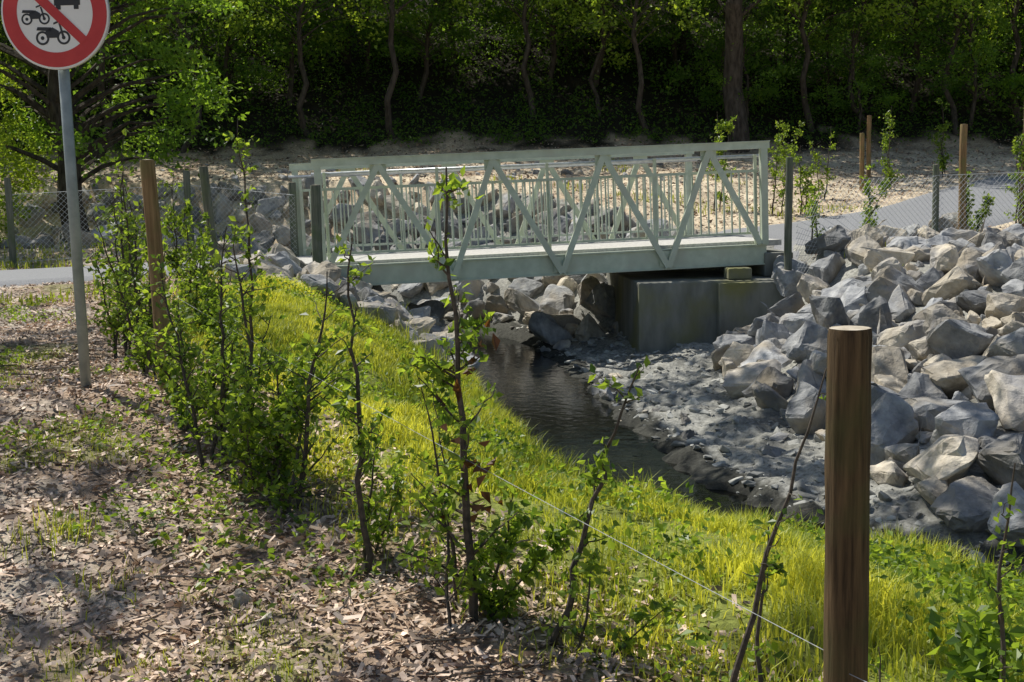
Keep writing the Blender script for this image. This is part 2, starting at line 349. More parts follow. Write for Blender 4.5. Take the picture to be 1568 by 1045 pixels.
def skbox(x0,x1,y0,y1,z0,z1):
    v,f=box(x0,x1,y0,y1,z0,z1); v=v.copy(); v[:,0]+=v[:,1]/W*SK; return v,f
build('deck',[skbox(-.25,L+.3,.105,W-.105,.25,.335)],[M_deck],parent=bridge)
build('cross_beams',[skbox(x,x+.08,.065,W-.065,.06,.245) for x in np.linspace(.1,L-.2,6)],[M_paint],parent=bridge)

# ------------------------------------------------------------ posts, wire
def wood(name,c1,c2,c3,sc_=16): return noise_mat(name,c1,c2,scale=sc_,rough=.85,bump=.9,dist=.006,stretch=(3,3,.18),c3=c3,s3=5,spec=.25,lo=.3,hi=.7)
M_w0=wood('post_wood_shaded',(.03,.020,.010),(.15,.10,.05),(.075,.075,.028),26)  # wood colour darkened to stand in for the near post's shaded face
M_w1=wood('post_wood_brown',(.14,.085,.04),(.36,.24,.12),(.18,.16,.06))
M_w2=wood('post_wood_grey',(.08,.09,.07),(.20,.21,.165),(.11,.14,.08))
M_end=noise_mat('post_end_grain',(.34,.28,.19),(.58,.51,.40),scale=30,rough=.9,bump=.4,dist=.004)
def post(x,y,h,r,mat=M_w1,lean=(0,0),name='fence_post',z0=None):
    z=float(height(x,y)) if z0 is None else z0
    k=28; zl=np.concatenate([[-.3,0],np.linspace(.1,h-.02,14),[h-.004]])
    th=np.linspace(0,2*np.pi,k,endpoint=False); wob=1+.02*rng.normal(size=k)+.03*np.cos(2*th+rng.uniform(0,6))
    v=[]
    for q_,zz in enumerate(zl):
        q=1.02-.05*max(zz,0)/h; q*=.94 if q_==len(zl)-1 else 1; w2=wob+.012*rng.normal(size=k)
        bx_=.006*math.sin(zz*3+x); v.append(np.stack([x+bx_+lean[0]*zz/h+r*q*w2*np.cos(th),y+lean[1]*zz/h+r*q*w2*np.sin(th),np.full(k,z+zz)],1))
    nl=len(zl); v=np.concatenate(v); i=np.arange(nl-1)[:,None]*k; j=np.arange(k)[None]
    f=np.stack([i+j,i+(j+1)%k,i+k+(j+1)%k,i+k+j],-1).reshape(-1,4)
    top=v[-k:]; tv=np.vstack([top+[0,0,.0005],[top.mean(0)+[0,0,.004]]]); tf=np.array([[a,(a+1)%k,k] for a in range(k)])
    return build(name,[(v,f,0),(tv,tf,1)],[mat,M_end],smooth=True)
post(.72,2.5,1.37,.047,M_w0,(.012,0))
post(-2.08,7.0,1.38,.045,M_w1,(-.05,0))
post(-3.75,15,1.38,.055,M_w2,(-.1,0)); post(-2.63,16.1,1.3,.07,M_w2); post(-3.45,18.9,1.3,.06,M_w2); post(-5.2,19.2,1.3,.055,M_w2); post(-7.6,18,1.4,.05,M_w2)
post(4.0,16.9,1.45,.055,M_w2,z0=.55); post(6.35,17.6,1.2,.05,M_w2); post(6.9,18.0,1.75,.055,M_w1)
post(7.6,25.5,1.2,.05,M_w1); post(8.45,19.4,2.15,.05,M_w0); post(-9.2,20.5,1.5,.07,M_w2); post(8.2,27,1.4,.05,M_w1)
M_wire=noise_mat('fence_wire',(.20,.21,.22),(.34,.35,.35),scale=40,rough=.6,metal=.3,bump=0)
M_mesh=noise_mat('fence_mesh_steel',(.42,.44,.44),(.60,.62,.62),scale=40,rough=.5,metal=.2,bump=0)
def wire(a,b_,sag=.02,r=.0011):
    t=np.linspace(0,1,14)[:,None]; p=np.array(a)*(1-t)+np.array(b_)*t; p[:,2]-=sag*4*(t*(1-t))[:,0]; return tube(p,r,4)
zf=float(height(-2.1,7));zg=float(height(-3.75,15))
build('fence_wire',[wire((.72,2.55,.62),(-2.1,7.04,zf+.62)),wire((-2.1,7.04,zf+.62),(-3.75,15,zg+.62)),wire((.72,2.46,.62),(3.0,-1.2,.57))],[M_wire])
def chain(a,b_,h,name='chain_link_fence',pitch=.085):
    a=np.array(a,float);b_=np.array(b_,float);Ln=np.hypot(*(b_-a)); ch=[]; dv=(b_-a)/Ln
    def P(s,z): 
        q=a+dv*s; return (q[0],q[1],float(height(q[0],q[1],False))+.04+z)
    for sg in (1,-1):
        s=-h
        while s<Ln+h:
            s0,s1=s,s+h; z0,z1=0,h
            if sg<0: z0,z1=h,0
            def clip(sa,za,sb,zb):
                if sa<0: za+= (zb-za)*(0-sa)/(sb-sa); sa=0
                if sb>Ln: zb=za+(zb-za)*(Ln-sa)/(sb-sa); sb=Ln
                return sa,za,sb,zb
            if s1>0 and s0<Ln:
                q=clip(s0,z0,s1,z1)
                if q[2]>q[0]+.01: ch.append(tube([P(q[0],q[1]),P(q[2],q[3])],.0026,3,False))
            s+=pitch
    for z in (0.02,h): ch.append(tube([P(0,z),P(Ln,z)],.004,4,False))
    build(name,ch,[M_mesh])
chain((4.1,16.85),(6.35,17.55),1.0); chain((6.35,17.55),(9.5,18.2),1.0); chain((-3.4,18.8),(-5.2,19.2),1.05); chain((-5.2,19.2),(-7.6,18),1.05)

# ------------------------------------------------------------ traffic sign
M_sred=noise_mat('sign_red',(.50,.03,.03),(.60,.05,.045),scale=5,rough=.35,bump=0)
M_swh=noise_mat('sign_white',(.78,.78,.76),(.85,.85,.83),scale=4,rough=.35,bump=0)
M_sbk=noise_mat('sign_black',(.02,.02,.025),(.03,.03,.03),scale=4,rough=.4,bump=0)
sx,sy=-2.62,7.12; sz0=float(height(sx,sy))
sign=empty('traffic_sign',(sx,sy,sz0),(0,0,math.radians(-4)))
build('pole',[tube([(0,0,-.3),(0,0,1.2),(0,0,2.52)],.032,16)],[noise_mat('sign_pole',(.24,.28,.27),(.36,.40,.38),scale=9,rough=.5,metal=.3,bump=.05)],smooth=True,parent=sign)
Rr=.325; CZ=2.75-sz0; yb=-.045
def ring(r0,r1,y,k=64,cx=0,cz=0):
    th=np.linspace(0,2*np.pi,k,endpoint=False); a=np.stack([cx+r0*np.cos(th),np.full(k,y),CZ+cz+r0*np.sin(th)],1); b_=np.stack([cx+r1*np.cos(th),np.full(k,y),CZ+cz+r1*np.sin(th)],1)
    j=np.arange(k); return np.vstack([a,b_]),np.stack([j,j+k,(j+1)%k+k,(j+1)%k],1)
def disc(r,y,k=64,cx=0,cz=0):
    th=np.linspace(0,2*np.pi,k,endpoint=False); return np.stack([cx+r*np.cos(th),np.full(k,y),CZ+cz+r*np.sin(th)],1),np.array([list(range(k))])
def poly(pts,y):
    p=np.array(pts)*Rr; return np.stack([p[:,0],np.full(len(p),y),CZ+p[:,1]],1),np.array([list(range(len(p)))])
build('plate',[tube([(0,yb,CZ),(0,yb-.001,CZ),(0,yb-.018,CZ),(0,yb-.019,CZ)],[Rr*.98,Rr,Rr,Rr*.985],64)],[M_galv],parent=sign)
y1=yb-.022
build('face_white',[disc(Rr*.99,y1)],[M_swh],parent=sign)
build('red_ring',[ring(Rr*.70,Rr*.96,y1-.0015)],[M_sred],parent=sign)
ic=[]; yi=y1-.0015
ic+=[poly([(.0,.12),(.48,.12),(.48,.30),(.42,.32),(.36,.46),(.12,.46),(.06,.32),(.0,.30)],yi),poly([(.03,.05),(.12,.05),(.12,.13),(.03,.13)],yi-.0004),poly([(.36,.05),(.45,.05),(.45,.13),(.36,.13)],yi-.0004)]
def moto(cx,cz,s):
    o2=[]
    for dx in (-.17,.17): o2.append(ring(.075*s*Rr,.108*s*Rr,yi,24,(cx+dx*s)*Rr,cz*Rr)); o2.append(disc(.03*s*Rr,yi,12,(cx+dx*s)*Rr,cz*Rr))
    q=lambda L_:poly([(cx+a*s,cz+b_*s) for a,b_ in L_],yi-.0006)
    o2+=[q([(-.10,.0),(.08,.0),(.10,.10),(.0,.16),(-.12,.10)]),q([(-.26,.12),(-.02,.10),(-.02,.16),(-.24,.17)]),q([(.10,.22),(.13,.22),(.19,.0),(.15,.0)]),q([(.02,.20),(.13,.24),(.13,.27),(.02,.23)])]
    return o2
ic+=moto(-.36,-.10,.95)+moto(-.06,-.44,1.15)
build('pictograms',ic,[M_sbk],parent=sign)
c=math.cos(math.radians(45))*.73; w_=.06
build('red_bar',[poly([(-c-w_,c-w_),(c-w_,-c-w_),(c+w_,-c+w_),(-c+w_,c+w_)],y1-.0035)],[M_sred],parent=sign)

# ------------------------------------------------------------ foliage helpers
def leafgeo(pos,size,upb=.5,w=.55,fold=.12,dirs=None):
    n=len(pos); size=np.broadcast_to(size,(n,))
    nn=unit(rng.normal(size=(n,3))+[0,0,upb]); t=rng.normal(size=(n,3)) if dirs is None else dirs+.4*rng.normal(size=(n,3)); t=unit(t-nn*(t*nn).sum(1,keepdims=True)); b_=np.cross(nn,t)
    s=size[:,None]
    v=np.stack([pos,pos+t*s*.45+b_*s*w*.5+nn*s*fold,pos+t*s,pos+t*s*.45-b_*s*w*.5+nn*s*fold],1).reshape(-1,3)
    i=np.arange(n)[:,None]*4; f=np.concatenate([i+[0,1,2],i+[0,2,3]],0)
    return v,f
def rep(a,k): return np.repeat(a,k)
M_bark=noise_mat('bark',(.04,.032,.024),(.11,.09,.07),scale=14,rough=.95,bump=1,dist=.02,stretch=(1,1,.25),spec=.2)
M_stem=noise_mat('sapling_bark',(.035,.028,.02),(.10,.08,.06),scale=40,rough=.85,bump=.4,dist=.003)
M_leaf=leaf_mat('leaf_spring_sunlit',(.12,.20,.025),(.30,.42,.055),.5,2.0)  # spring green, brightened in colour so its trees look sunlit
M_leafd=leaf_mat('leaf_forest',(.045,.10,.018),(.16,.28,.035),.5,2.5)
M_leafs=leaf_mat('leaf_sapling',(.045,.095,.016),(.21,.31,.045),.5,2.4,.4)
M_grass=leaf_mat('grass_blades',(.20,.28,.035),(.60,.64,.12),.5,1.45,.45)
M_dead=leaf_mat('dead_leaf',(.08,.035,.015),(.16,.08,.035),.3,1.5)

def sapling(x,y,H,lean=(0,0),nb=14,leaves=260,ls=.035,r=.011,spread=.22,lo=.1,hi=1.,name='hedge_sapling',dead=0,z0=None,curve=.06,stems=1,mat=None):
    z=float(height(x,y)) if z0 is None else z0
    ch=[];LP=[]; leaves=int(leaves*1.2); nb=int(nb*1.2); r=r*1.2
    for s_ in range(stems):
        hh=H*(1 if s_==0 else rng.uniform(.5,.95)); n=14; t=np.linspace(0,1,n)
        wob=np.cumsum(rng.normal(0,curve/n**.5,(n,2)),0)*hh*.6; wob-=wob[0]
        ln=np.array(lean)+(rng.normal(0,.2,2) if s_ else 0)
        off=rng.normal(0,.07,2) if s_ else np.zeros(2)
        pts=np.stack([x+off[0]+ln[0]*t**1.3+wob[:,0],y+off[1]+ln[1]*t**1.3+wob[:,1],z-.03+hh*t],1)
        v,f=tube(pts,r*(1-.82*t)*(.8 if s_ else 1),6); ch.append((v,f,0))
        for b_ in range(nb):
            u=rng.uniform(max(lo,.06),.97); p0=np.array([np.interp(u,t,pts[:,k]) for k in range(3)])
            a=rng.uniform(0,6.28); ln_=spread*rng.uniform(.35,1)*(1.1-.65*u)*hh
            dr=np.array([math.cos(a),math.sin(a),rng.uniform(.35,1.3)]); dr/=np.linalg.norm(dr)
            q=np.linspace(0,1,6)[:,None]; bp=p0+dr*ln_*q+np.cumsum(rng.normal(0,.012,(6,3)),0)*q; 
            v,f=tube(bp,r*.38*(1-.75*q[:,0])*(1-.5*u),4,False); ch.append((v,f,0))
            m=int(leaves/(nb*stems)*rng.uniform(.3,1.8)*(1.0 if u<hi else .35)); qq=rng.uniform(.15,1.02,m)
            LP.append(np.stack([np.interp(qq,q[:,0],bp[:,k]) for k in range(3)],1)+rng.normal(0,ls*.45,(m,3)))
    P=np.concatenate(LP); 
    v,f=leafgeo(P,ls*rng.uniform(.6,1.4,len(P)),.6,.62); ch.append((v,f,1,rep(rng.random(len(P)),4)))
    if dead:
        PD=P[rng.integers(0,len(P),dead)]*1.0; PD[:,2]=z+H*rng.uniform(.2,.65,dead); PD[:,:2]=[x,y]+rng.normal(0,.05,(dead,2))
        v,f=leafgeo(PD,rng.uniform(.04,.07,dead),-.3,.5,.3); ch.append((v,f,2,rep(rng.random(dead),4)))
    return build(name,ch,[M_stem,mat or M_leafs,M_dead],smooth=False)
# hedge along the fence
sapling(-.16,4.0,1.62,(-.08,0),22,620,.036,.016,.19,.08,.66,dead=34,curve=.03)
sapling(-.10,4.05,.5,(.1,0),14,620,.04,.007,.5,.02,stems=2)
sapling(-.22,4.1,.9,(-.12,0),10,220,.036,.008,.3,.1,stems=2)
sapling(-.60,4.5,1.33,(-.02,.05),16,380,.034,.014,.19,.1,.75,curve=.06)
sapling(-.62,4.6,.55,(.05,.05),10,260,.036,.008,.4,.05,stems=2)
sapling(-.98,5.2,1.1,(.16,0),16,820,.038,.013,.34,.05,.7,stems=3)
sapling(-1.12,5.35,.7,(0,0),16,800,.040,.010,.5,.03,stems=3)
sapling(-1.25,5.55,1.25,(0,0),18,950,.038,.013,.28,.05,.7,stems=3)
sapling(-1.5,5.95,1.2,(.02,0),16,800,.038,.013,.28,.08,.7,stems=3)
sapling(-1.75,6.3,.75,(0,0),16,500,.040,.011,.34,.05,stems=3)
sapling(-1.35,5.8,1.75,(.02,0),14,170,.034,.011,.12,.3)
sapling(-1.9,6.7,.65,(0,0),14,380,.042,.011,.35,.05,stems=3)
sapling(-2.35,7.6,1.2,(0,0),16,600,.045,.013,.25,.05,.7,stems=4)
sapling(-2.6,8.2,1.4,(0,0),18,720,.045,.013,.26,.05,.7,stems=4)
sapling(-2.95,8.9,1.7,(0,0),18,800,.05,.013,.26,.05,.6,stems=4)
sapling(-3.2,10.0,1.4,(0,0),18,800,.05,.012,.26,.05,.7,stems=4)
sapling(-3.1,11.2,1.1,(0,0),18,700,.05,.012,.3,.05,stems=3)
sapling(-3.6,12.8,1.3,(0,0),18,600,.05,.012,.3,.05,stems=3)
sapling(-2.5,9.6,.8,(0,0),14,500,.05,.010,.4,.05,stems=3)
sapling(-2.1,8.4,.6,(0,0),14,380,.045,.010,.4,.05,stems=3)
sapling(.11,3.85,.98,(.32,0),9,130,.034,.012,.2,.35,curve=.10)
sapling(.20,3.75,.4,(.05,0),8,180,.036,.006,.4,.05,stems=2)
sapling(.56,3.2,1.12,(.3,0),6,34,.028,.010,.1,.4,curve=.05)
sapling(.70,3.3,.62,(0,0),5,60,.03,.008,.15,.1)
sapling(1.28,3.0,.95,(.05,0),8,80,.03,.009,.15,.2)
sapling(1.42,3.3,.5,(.0,0),8,300,.05,.006,.4,.05,stems=2)
sapling(.95,3.0,.45,(.0,0),6,110,.03,.006,.3,.05,stems=2)
for (x,y,h,n) in [(4.9,22,1.5,260),(5.4,21.9,1.3,200),(6.4,24,1.5,160),(7.1,18.3,1.0,350),(8.6,19.0,1.5,220),(8.0,18.7,1.7,260),(9.6,21.0,1.6,240),(3.9,22.5,1.9,420),(8.1,25.2,1.8,260),(6.1,26,1.5,200),(9.9,27.0,1.7,240),(5.6,18.4,1.2,260),(4.6,18.0,.9,160)]:
    sapling(x,y,h,(0,0),12,n*2,.06,.014,.2,.1,stems=2,mat=M_leafs)

# ------------------------------------------------------------ grass
def blades(x,y,h,w,z=None,bend=.5):
    n=len(x); z=height(x,y)-.01 if z is None else z
    a=rng.uniform(0,2*np.pi,n); d_=np.stack([np.cos(a),np.sin(a),np.zeros(n)],1); a2=a+np.pi/2+rng.normal(0,.6,n); pr=np.stack([np.cos(a2),np.sin(a2),np.zeros(n)],1)
    p=np.stack([x,y,z],1); be=rng.uniform(.1,1,n)*bend
    H=h[:,None];Wd=w[:,None]; up=np.array([0,0,1.])
    b0=p-pr*Wd/2;b1=p+pr*Wd/2; m=p+up*H*.55+d_*H*be[:,None]*.25; m0=m-pr*Wd*.42;m1=m+pr*Wd*.42; tp=p+up*H*(1-.25*be[:,None])+d_*H*be[:,None]*.8
    v=np.stack([b0,b1,m1,m0,tp],1).reshape(-1,3); i=np.arange(n)[:,None]*5
    return v,[i+[0,1,2,3],i+[3,2,4]]
ch=[]
n=420000; y=3+13.5*rng.random(n)**1.15; fxx=np.interp(y,FENCE[:,1],FENCE[:,0]); x=fxx-.1+4.2*rng.random(n); s=sdist(x,y)
nzz=vnoise(x*1.3,y*1.3,21)+.6*vnoise(x*4,y*4,22)
near=sstep(5.8-y,0,1.2)*(1-sstep(x-fxx,.9,1.7))
clump=vnoise(x*1.5,y*1.5,33)+.8*vnoise(x*4.5,y*4.5,34)
dens=sstep(x-fxx+.7*nzz,.05,.9)*(.2+.8*sstep(clump,-.4,.2))*(1-.8*near)
k=(s<-.86)&(rng.random(n)<dens)&~accL(x,y); x,y,s,clump=x[k],y[k],s[k],clump[k]
hh=(.045+.07*rng.random(len(x)))*(1+.5*sstep(s,-1.9,-1.0))*np.clip(1+1.3*clump,.3,2.2); ww=.0035+.004*rng.random(len(x))+y*.0003
v,f=blades(x,y,hh,ww,bend=.9); ch.append((v,f,0,rep(np.clip(rng.random(len(x))*.7+.15+1.0*vnoise(x*1.2,y*1.2,35),0,1),5)))
tx=[];ty=[];th_=[]
for _ in range(300):
    i=rng.integers(7,14); t=rng.random(); c0=CL[i]*(1-t)+CL[min(i+1,15)]*t
    for __ in range(6):
        q=c0+rng.normal(0,1.2,2)
        sv=float(sdist(q[0],q[1]))
        if -2.2<sv<-.85: m=rng.integers(12,40); tx+=list(q[0]+rng.normal(0,.05,m)); ty+=list(q[1]+rng.normal(0,.05,m)); th_+=list(rng.uniform(.12,.30,m)); break
tx=np.array(tx);ty=np.array(ty); v,f=blades(tx,ty,np.array(th_),.005+.004*rng.random(len(tx)),bend=.8); ch.append((v,f,0,rep(.5*rng.random(len(tx)),5)))
build('bank_grass',ch,[M_grass])
ch=[]
n=120000; x=rng.uniform(-5.5,1.2,n); y=rng.uniform(3,9,n); fxx=np.interp(y,FENCE[:,1],FENCE[:,0]); q=vnoise(x*1.3,y*1.3,21)+.6*vnoise(x*4,y*4,22)
k=(x<fxx)&(rng.random(n)<sstep(-q+.10,0,.35)*.75*(.15+.85*(x<fxx-.5))); x,y=x[k],y[k]; v,f=blades(x,y,.02+.05*rng.random(len(x)),.003+.003*rng.random(len(x)),bend=.9); ch.append((v,f,0,rep(.3*rng.random(len(x)),5)))
for (cx,cy,m,hm) in [(-1.95,4.9,120,.14),(-2.2,4.7,80,.1),(-1.6,4.35,60,.09),(.3,4.35,150,.16),(.45,4.6,150,.14),(.0,4.7,80,.12),(.55,4.1,120,.12),(-1.9,3.9,90,.07),(-1.3,3.75,70,.06)]:
    x=cx+rng.normal(0,.09,m);y=cy+rng.normal(0,.09,m); v,f=blades(x,y,hm*rng.uniform(.5,1.2,m),.004+.002*rng.random(m),bend=.9); ch.append((v,f,0,rep(rng.random(m)*.6,5)))
build('path_grass',ch,[M_grass])
n=34000; x=rng.uniform(-5,5,n); y=rng.uniform(3,13,n); fxx=np.interp(y,FENCE[:,1],FENCE[:,0]); s=sdist(x,y)
cl=sstep(vnoise(x*1.8,y*1.8,51),.02,.3)
k=(s<-.9)&(rng.random(n)<np.where(x>fxx,cl*.9+.9*((x>1.3)&(y<6)),cl*.65)); x,y=x[k],y[k]; z=height(x,y)
rp=3; P=np.stack([np.repeat(x,rp),np.repeat(y,rp),np.repeat(z,rp)+.01+.12*rng.random(len(x)*rp)*np.repeat(np.where(x>np.interp(y,FENCE[:,1],FENCE[:,0]),1.3,.35),rp)],1)+rng.normal(0,.02,(len(x)*rp,3))
v,f=leafgeo(P,rng.uniform(.02,.05,len(P)),1.3,.65); build('bank_weeds',[(v,f,0,rep(rng.random(len(P)),4))],[M_leafs])
n=50000; x=rng.uniform(-12,14,n); y=rng.uniform(12,31,n); s=sdist(x,y); q=vnoise(x*.8,y*.8,61)
k=(np.minimum(pdist(ROADS[0][0],x,y),pdist(ROADS[1][0],x,y))>1.5)&(((s<-3)&(y<21)&(x<-3.0)&(q>.12))|((s>4.6)&(q>.3)&(y<29))); x,y=x[k],y[k]
v,f=blades(x,y,.06+.12*rng.random(len(x)),.012+.01*rng.random(len(x))); build('verge_grass',[(v,f,0,rep(rng.random(len(x))*.4,5))],[M_grass])

# ------------------------------------------------------------ mulch chips
n=150000; x=rng.uniform(-6.5,2.2,n); y=3+12*rng.random(n)**1.6; s=sdist(x,y); fxx=np.interp(y,FENCE[:,1],FENCE[:,0]); q=vnoise(x*1.3,y*1.3,21)+.6*vnoise(x*4,y*4,22)
pr=np.where(x>fxx,1-sstep(x-fxx,.3,1.1),np.where(np.abs(x-fxx)<1.4,.95,.25+.6*sstep(q,-.2,.3)))*(.6+.4*sstep(q,-.45,-.05))
k=(s<-1.3)&(rng.random(n)<pr)&(pdist(ROADS[0][0],x,y)>1.2); x,y=x[k],y[k]; z=height(x,y); n=len(x)
Lc=.014+.065*rng.random(n)**2.2; Wc=.006+.018*rng.random(n)
a=rng.uniform(0,6.28,n); t=np.stack([np.cos(a),np.sin(a),rng.normal(0,.4,n)],1); t=unit(t); nn=unit(rng.normal(0,.5,(n,3))+[0,0,1]); b_=unit(np.cross(nn,t)); p=np.stack([x,y,z+.004+.02*rng.random(n)],1)
A=t*Lc[:,None]*.5;B=b_*Wc[:,None]*.5
v=np.stack([p-A-B*.6,p+A*.9-B,p+A+B*.7,p-A*.8+B],1).reshape(-1,3); f=np.arange(n*4).reshape(-1,4)
M_chip=noise_mat('bark_mulch',(.30,.205,.14),(.68,.52,.39),scale=12,rough=.6,bump=0,attr=.75,spec=.5)
build('bark_mulch',[(v,f,0,rep(rng.random(n)**1.1,4))],[M_chip])
ch=[]
for _ in range(420):
    x=rng.uniform(-4,1.2); y=rng.uniform(3.2,9); 
    if x>np.interp(y,FENCE[:,1],FENCE[:,0])+.5: continue
    a=rng.uniform(0,6.28); l=rng.uniform(.06,.28); q=np.linspace(0,1,5); xx=x+math.cos(a)*l*q+rng.normal(0,.006,5); yy=y+math.sin(a)*l*q+rng.normal(0,.006,5)
    ch.append((*tube(np.stack([xx,yy,height(xx,yy)+.015+.02*rng.random()],1),.0035*rng.uniform(.5,1.3),4),0,rng.random()))
build('fallen_twigs',ch,[M_stem])
n=30000; x=rng.uniform(-12,15,n); y=rng.uniform(17,31.5,n); s=sdist(x,y); k=((s>3.9)|(s<-3.3))&(np.minimum(pdist(ROADS[0][0],x,y),pdist(ROADS[1][0],x,y))>1.3+.4*rng.random(n)); x,y=x[k],y[k]
P=np.stack([x,y,height(x,y)+.01],1); v,f=leafgeo(P,rng.uniform(.04,.12,len(x)),2.5,.5); build('leaf_litter',[(v,f,0,rep(rng.random(len(x))*.7,4))],[M_chip])

# ------------------------------------------------------------ trees
def tree_mesh(seed,H=12,cb=3.0,R=3.2,nc=70,per=110,ls=.19,tr=.2,mat=None,link=False,name='tree',pw=.8):
    r=np.random.default_rng(seed); ch=[]; n=12; t=np.linspace(0,1,n)
    pts=np.stack([np.cumsum(r.normal(0,.12,n)),np.cumsum(r.normal(0,.12,n)),-.5+t*(H*.92+.5)],1); pts[:,:2]-=pts[0,:2]
    v,f=tube(pts,tr*(1-.85*t)+.01,10); ch.append((v,f,0))
    P=[];A=[]
    for i in range(nc):
        u=r.random()**pw; zc=cb+(H-cb)*u; rad=R*(1-.55*abs(u-.35)/.65)*r.uniform(.25,1)**.6; a=r.uniform(0,6.28)
        ax=np.array([np.interp(zc*.8,pts[:,2],pts[:,k]) for k in range(2)])
        c_=np.array([ax[0]+rad*math.cos(a),ax[1]+rad*math.sin(a),zc])
        q=np.linspace(0,1,6)[:,None]; s0=np.array([ax[0],ax[1],zc*.8]); bp=s0*(1-q)+c_*q+np.array([0,0,1])*(.25*np.sin(q*3.14))+r.normal(0,.06,(6,3))*q
        v,f=tube(bp,tr*.22*(1-.85*q[:,0]),4,False); ch.append((v,f,0))
        m=int(per*r.uniform(.4,1.5)); cr=r.uniform(.45,1.15)
        tw=unit(r.normal(size=(7,3))*[1,1,.45])*cr; w_=r.integers(0,7,m); uu=r.random(m)[:,None]
        P.append(c_+tw[w_]*uu+r.normal(0,.10,(m,3))-[0,0,.12]*uu**2); A.append(np.clip(r.normal(.45,.2)+r.normal(0,.15,m),0,1))
    P=np.concatenate(P);A=np.concatenate(A)
    v,f=leafgeo(P,ls*r.uniform(.55,1.15,len(P)),.8,.6); ch.append((v,f,1,rep(A,4)))
    return build(name,ch,[M_bark,mat or M_leafd],link=link)
TV=[tree_mesh(100,12.5,2.4,3.2,80,110),tree_mesh(101,13,4,3.4,80,110,tr=.24),tree_mesh(102,11,1.2,2.8,80,110,tr=.13),tree_mesh(103,14,3,3.0,80,110,tr=.2),tree_mesh(104,6,.3,2.2,45,110,tr=.08,ls=.16),
    tree_mesh(105,8.5,1.4,2.7,95,110,tr=.09,ls=.15,pw=1.0),tree_mesh(106,7.5,.5,2.5,95,110,tr=.07,ls=.14,pw=1.1),tree_mesh(107,7.5,2.6,2.4,40,90,tr=.09,ls=.15,mat=M_leaf),tree_mesh(108,6.5,1.6,2.2,40,90,tr=.07,ls=.14,mat=M_leaf)]
forest_e=empty('forest_trees')
def inst(me,name,x,y,s=1,parent=None,dz=0):
    o=bpy.data.objects.new(name,me); sc.collection.objects.link(o); o.location=(x,y,float(height(x,y))+dz); o.rotation_euler=(rng.normal(0,.04),rng.normal(0,.04),rng.uniform(0,6.28)); o.scale=(s,s,s*rng.uniform(.9,1.1)); o.parent=parent; return o
k=0
for yy in np.arange(39,60,4.8):
    for xx in np.arange(-42,46,4.8):
        x=xx+rng.uniform(-1.8,1.8); y=yy+rng.uniform(-1.8,1.8)
        if abs(x)>y*.72+3: continue
        inst(TV[[0,1,3,2][rng.choice(4,p=[.3,.2,.2,.3])]],'tree_%d'%k,x,y,rng.uniform(.8,1.1),forest_e); k+=1
for row,(y0,dx) in enumerate([(34.2,2.8),(36.6,3.4)]):
    for xx in np.arange(-22,25,dx):
        x=xx+rng.uniform(-1,1); y=y0+rng.uniform(-.8,1.0); v=(5 if -7<x<4 else rng.choice([5,6])) if row==0 else 6
        inst(TV[v],'edge_tree_%d'%k,x,y,rng.uniform(.8,1.1),forest_e,0); k+=1
for (x,y,v,s) in [(-2.9,31.9,7,1.0),(-5.2,32.2,7,.95),(.6,32.6,7,.95),(2.6,32.9,8,.9),(4.0,31.9,7,.9),(8.2,31.8,7,1.0),(9.9,32.2,8,1.0),(12.0,31.6,8,1.1),(13.8,31.9,7,1.0),(-8.6,31.2,8,1.1),(-10.8,30.6,7,1.1),(16.4,31.2,8,1.1),(-13.5,30.2,8,1.1)]:
    inst(TV[v],'young_tree_%d'%k,x,y,s,forest_e); k+=1
for (x,y,s) in [(-17,30,1),(6.5,32.5,.6),(9.5,32,.55),(12.5,32,.7),(15,31,.9),(17.5,30.5,.9),(20,30,1)]:
    inst(TV[4],'shrub_%d'%k,x,y,s,forest_e); k+=1
n=2600; x=rng.uniform(-24,26,n); y=31.3+9*rng.random(n)**1.3; z=height(x,y); m=22
P=np.stack([np.repeat(x,m),np.repeat(y,m),np.repeat(z,m)],1)+rng.normal(0,1,(n*m,3))*[.22,.22,.0]; P[:,2]+=np.abs(rng.normal(0,.22,n*m))
v,f=leafgeo(P,rng.uniform(.06,.13,len(P)),1,.5); build('undergrowth',[(v,f,0,rep(rng.random(len(P))*.6,4))],[M_leafd])
def single(me_args,name,x,y,mat): 
    o=tree_mesh(*me_args,mat=mat,link=True,name=name); o.location=(x,y,float(height(x,y))); return o
single((301,11,3.2,3.4,110,170,.15,.30),'deciduous_tree',-8.3,23.8,M_leafd)
single((303,12,4.0,3.2,80,120,.17,.30),'deciduous_tree',6.1,31.2,M_leafd)
single((304,6,.4,2.4,110,170,.12,.12),'deciduous_tree',-11.0,20.5,M_leaf)
single((306,5,.2,1.8,90,160,.11,.08),'deciduous_tree',-11.0,24,M_leaf)
single((305,8,.8,2.6,90,140,.13,.15),'deciduous_tree',-14,22.5,M_leaf)

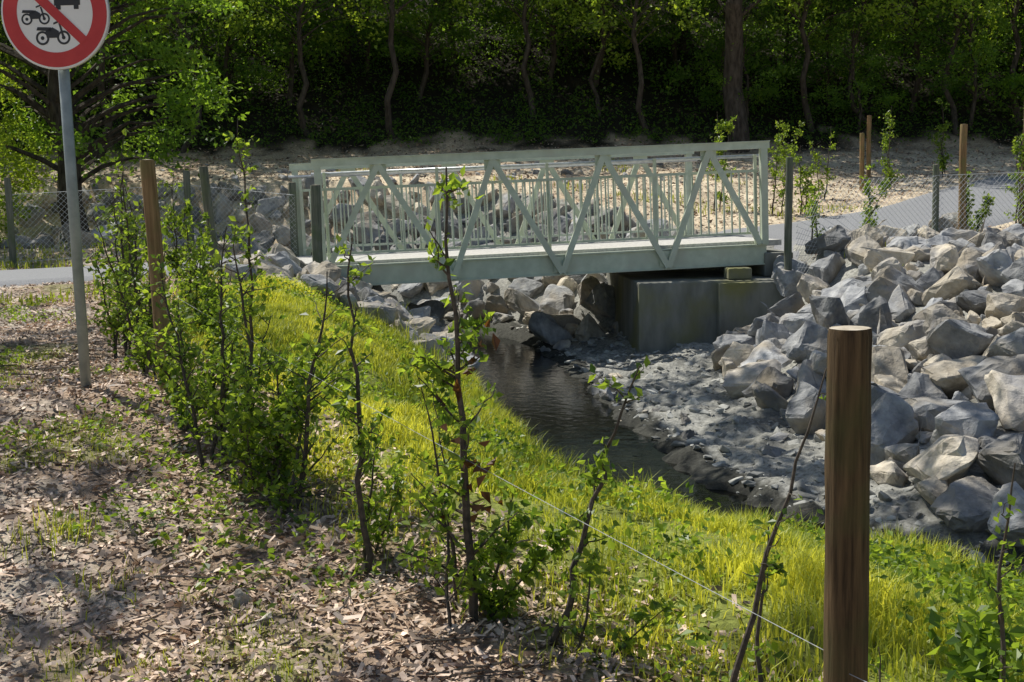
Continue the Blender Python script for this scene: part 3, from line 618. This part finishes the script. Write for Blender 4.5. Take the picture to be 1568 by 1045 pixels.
# added unseen tree left of frame; leaf clumps placed to cast shade below
ch=[];r=np.random.default_rng(5)
tb=np.array([-9.6,12.0]); tz=float(height(*tb)); tp=np.array([[tb[0],tb[1],tz-.3],[tb[0]+.1,tb[1],tz+3],[tb[0]+.5,tb[1]+.1,tz+6],[tb[0]+1.0,tb[1]+.2,tz+8.5]])
v,f=tube(tp,[.38,.32,.26,.12],12); ch.append((v,f,0))
shade_targets=[(2.4,8.3,1.0,190),(2.4,9.6,1.1,200),(1.7,11,1.0,200),(2.5,11.5,1.1,210),(2.2,13,1.1,220),(3.3,9.4,1.0,190),(3.4,11.5,.9,150),(1.3,13.8,.9,180),(1.6,9.6,.8,120),(3.2,7.8,.9,170),(2.6,14.6,1.0,220),(2.9,16.0,.8,220),(4.0,8.6,.9,150),(4.3,10.3,.8,100),(3.8,12.8,.8,70),(3.6,6.8,.8,80),
 (-3.6,5.4,.9,60),(-2.4,4.4,.7,60),(-3.2,7.0,.8,40),(-1.55,4.1,.5,45),(-1.0,4.9,.45,40),(-2.3,5.6,.6,45),(-.3,3.5,.5,25),(1.1,3.9,.5,50),(.1,6.4,.4,25),(-1.5,19,1.1,60),(-5,12,1.2,50),(2.2,5.0,.5,30)]
P=[];A=[]
for (x,y,cr,m) in shade_targets:
    zt=r.uniform(6.6,9.0); g=float(height(x,y,False)); c_=np.array([x,y,g])+S*((zt-g)/S[2])
    q=np.linspace(0,1,8)[:,None]; s0=tp[2]+(tp[3]-tp[2])*r.random(); bp=s0*(1-q)+c_*q+np.array([0,0,1])*(.8*np.sin(q*3.14))+r.normal(0,.08,(8,3))*q
    v,f=tube(bp,.045*(1-.85*q[:,0]),5,False); ch.append((v,f,0))
    tw=unit(r.normal(size=(9,3))*[1,1,.4])*cr; w_=r.integers(0,9,m*2); P.append(c_+tw[w_]*r.random(m*2)[:,None]+r.normal(0,.10,(m*2,3))); A.append(r.random(m*2))
P=np.concatenate(P);A=np.concatenate(A); v,f=leafgeo(P,r.uniform(.10,.2,len(P)),.8,.65); ch.append((v,f,1,rep(A,4)))
build('unseen_shade_tree',ch,[M_bark,M_leafd])

# ------------------------------------------------------------ light, world, camera
ld=bpy.data.lights.new('sun','SUN'); ld.energy=5; ld.angle=math.radians(.5); ld.color=(1,.96,.88)
lo=bpy.data.objects.new('sun',ld); sc.collection.objects.link(lo); lo.rotation_euler=Vector(S).to_track_quat('Z','Y').to_euler()
w=bpy.data.worlds.new('World'); sc.world=w; w.use_nodes=True; nt=w.node_tree; nt.nodes.clear()
sk=nt.nodes.new('ShaderNodeTexSky'); sk.sky_type='NISHITA'; sk.sun_disc=False; sk.sun_elevation=EL; sk.sun_rotation=math.atan2(S[0],S[1])
bg=nt.nodes.new('ShaderNodeBackground'); bg.inputs[1].default_value=.095; wo=nt.nodes.new('ShaderNodeOutputWorld'); nt.links.new(sk.outputs[0],bg.inputs[0]); nt.links.new(bg.outputs[0],wo.inputs[0])
cd=bpy.data.cameras.new('camera'); cd.lens=41.3; cd.sensor_width=36; cd.clip_end=1000; cd.clip_start=.05
co=bpy.data.objects.new('camera',cd); sc.collection.objects.link(co); sc.camera=co
th=math.radians(7.6); rr=.022
R=Vector((1,0,0)); Fw=Vector((0,math.cos(th),-math.sin(th))); D=Vector((0,-math.sin(th),-math.cos(th)))
rt=(R+D*rr).normalized(); up=-(D-R*rr).normalized(); bk=-Fw
M=Matrix((rt,up,bk)).transposed().to_4x4(); M.translation=Vector((0,0,1.7)); co.matrix_world=M
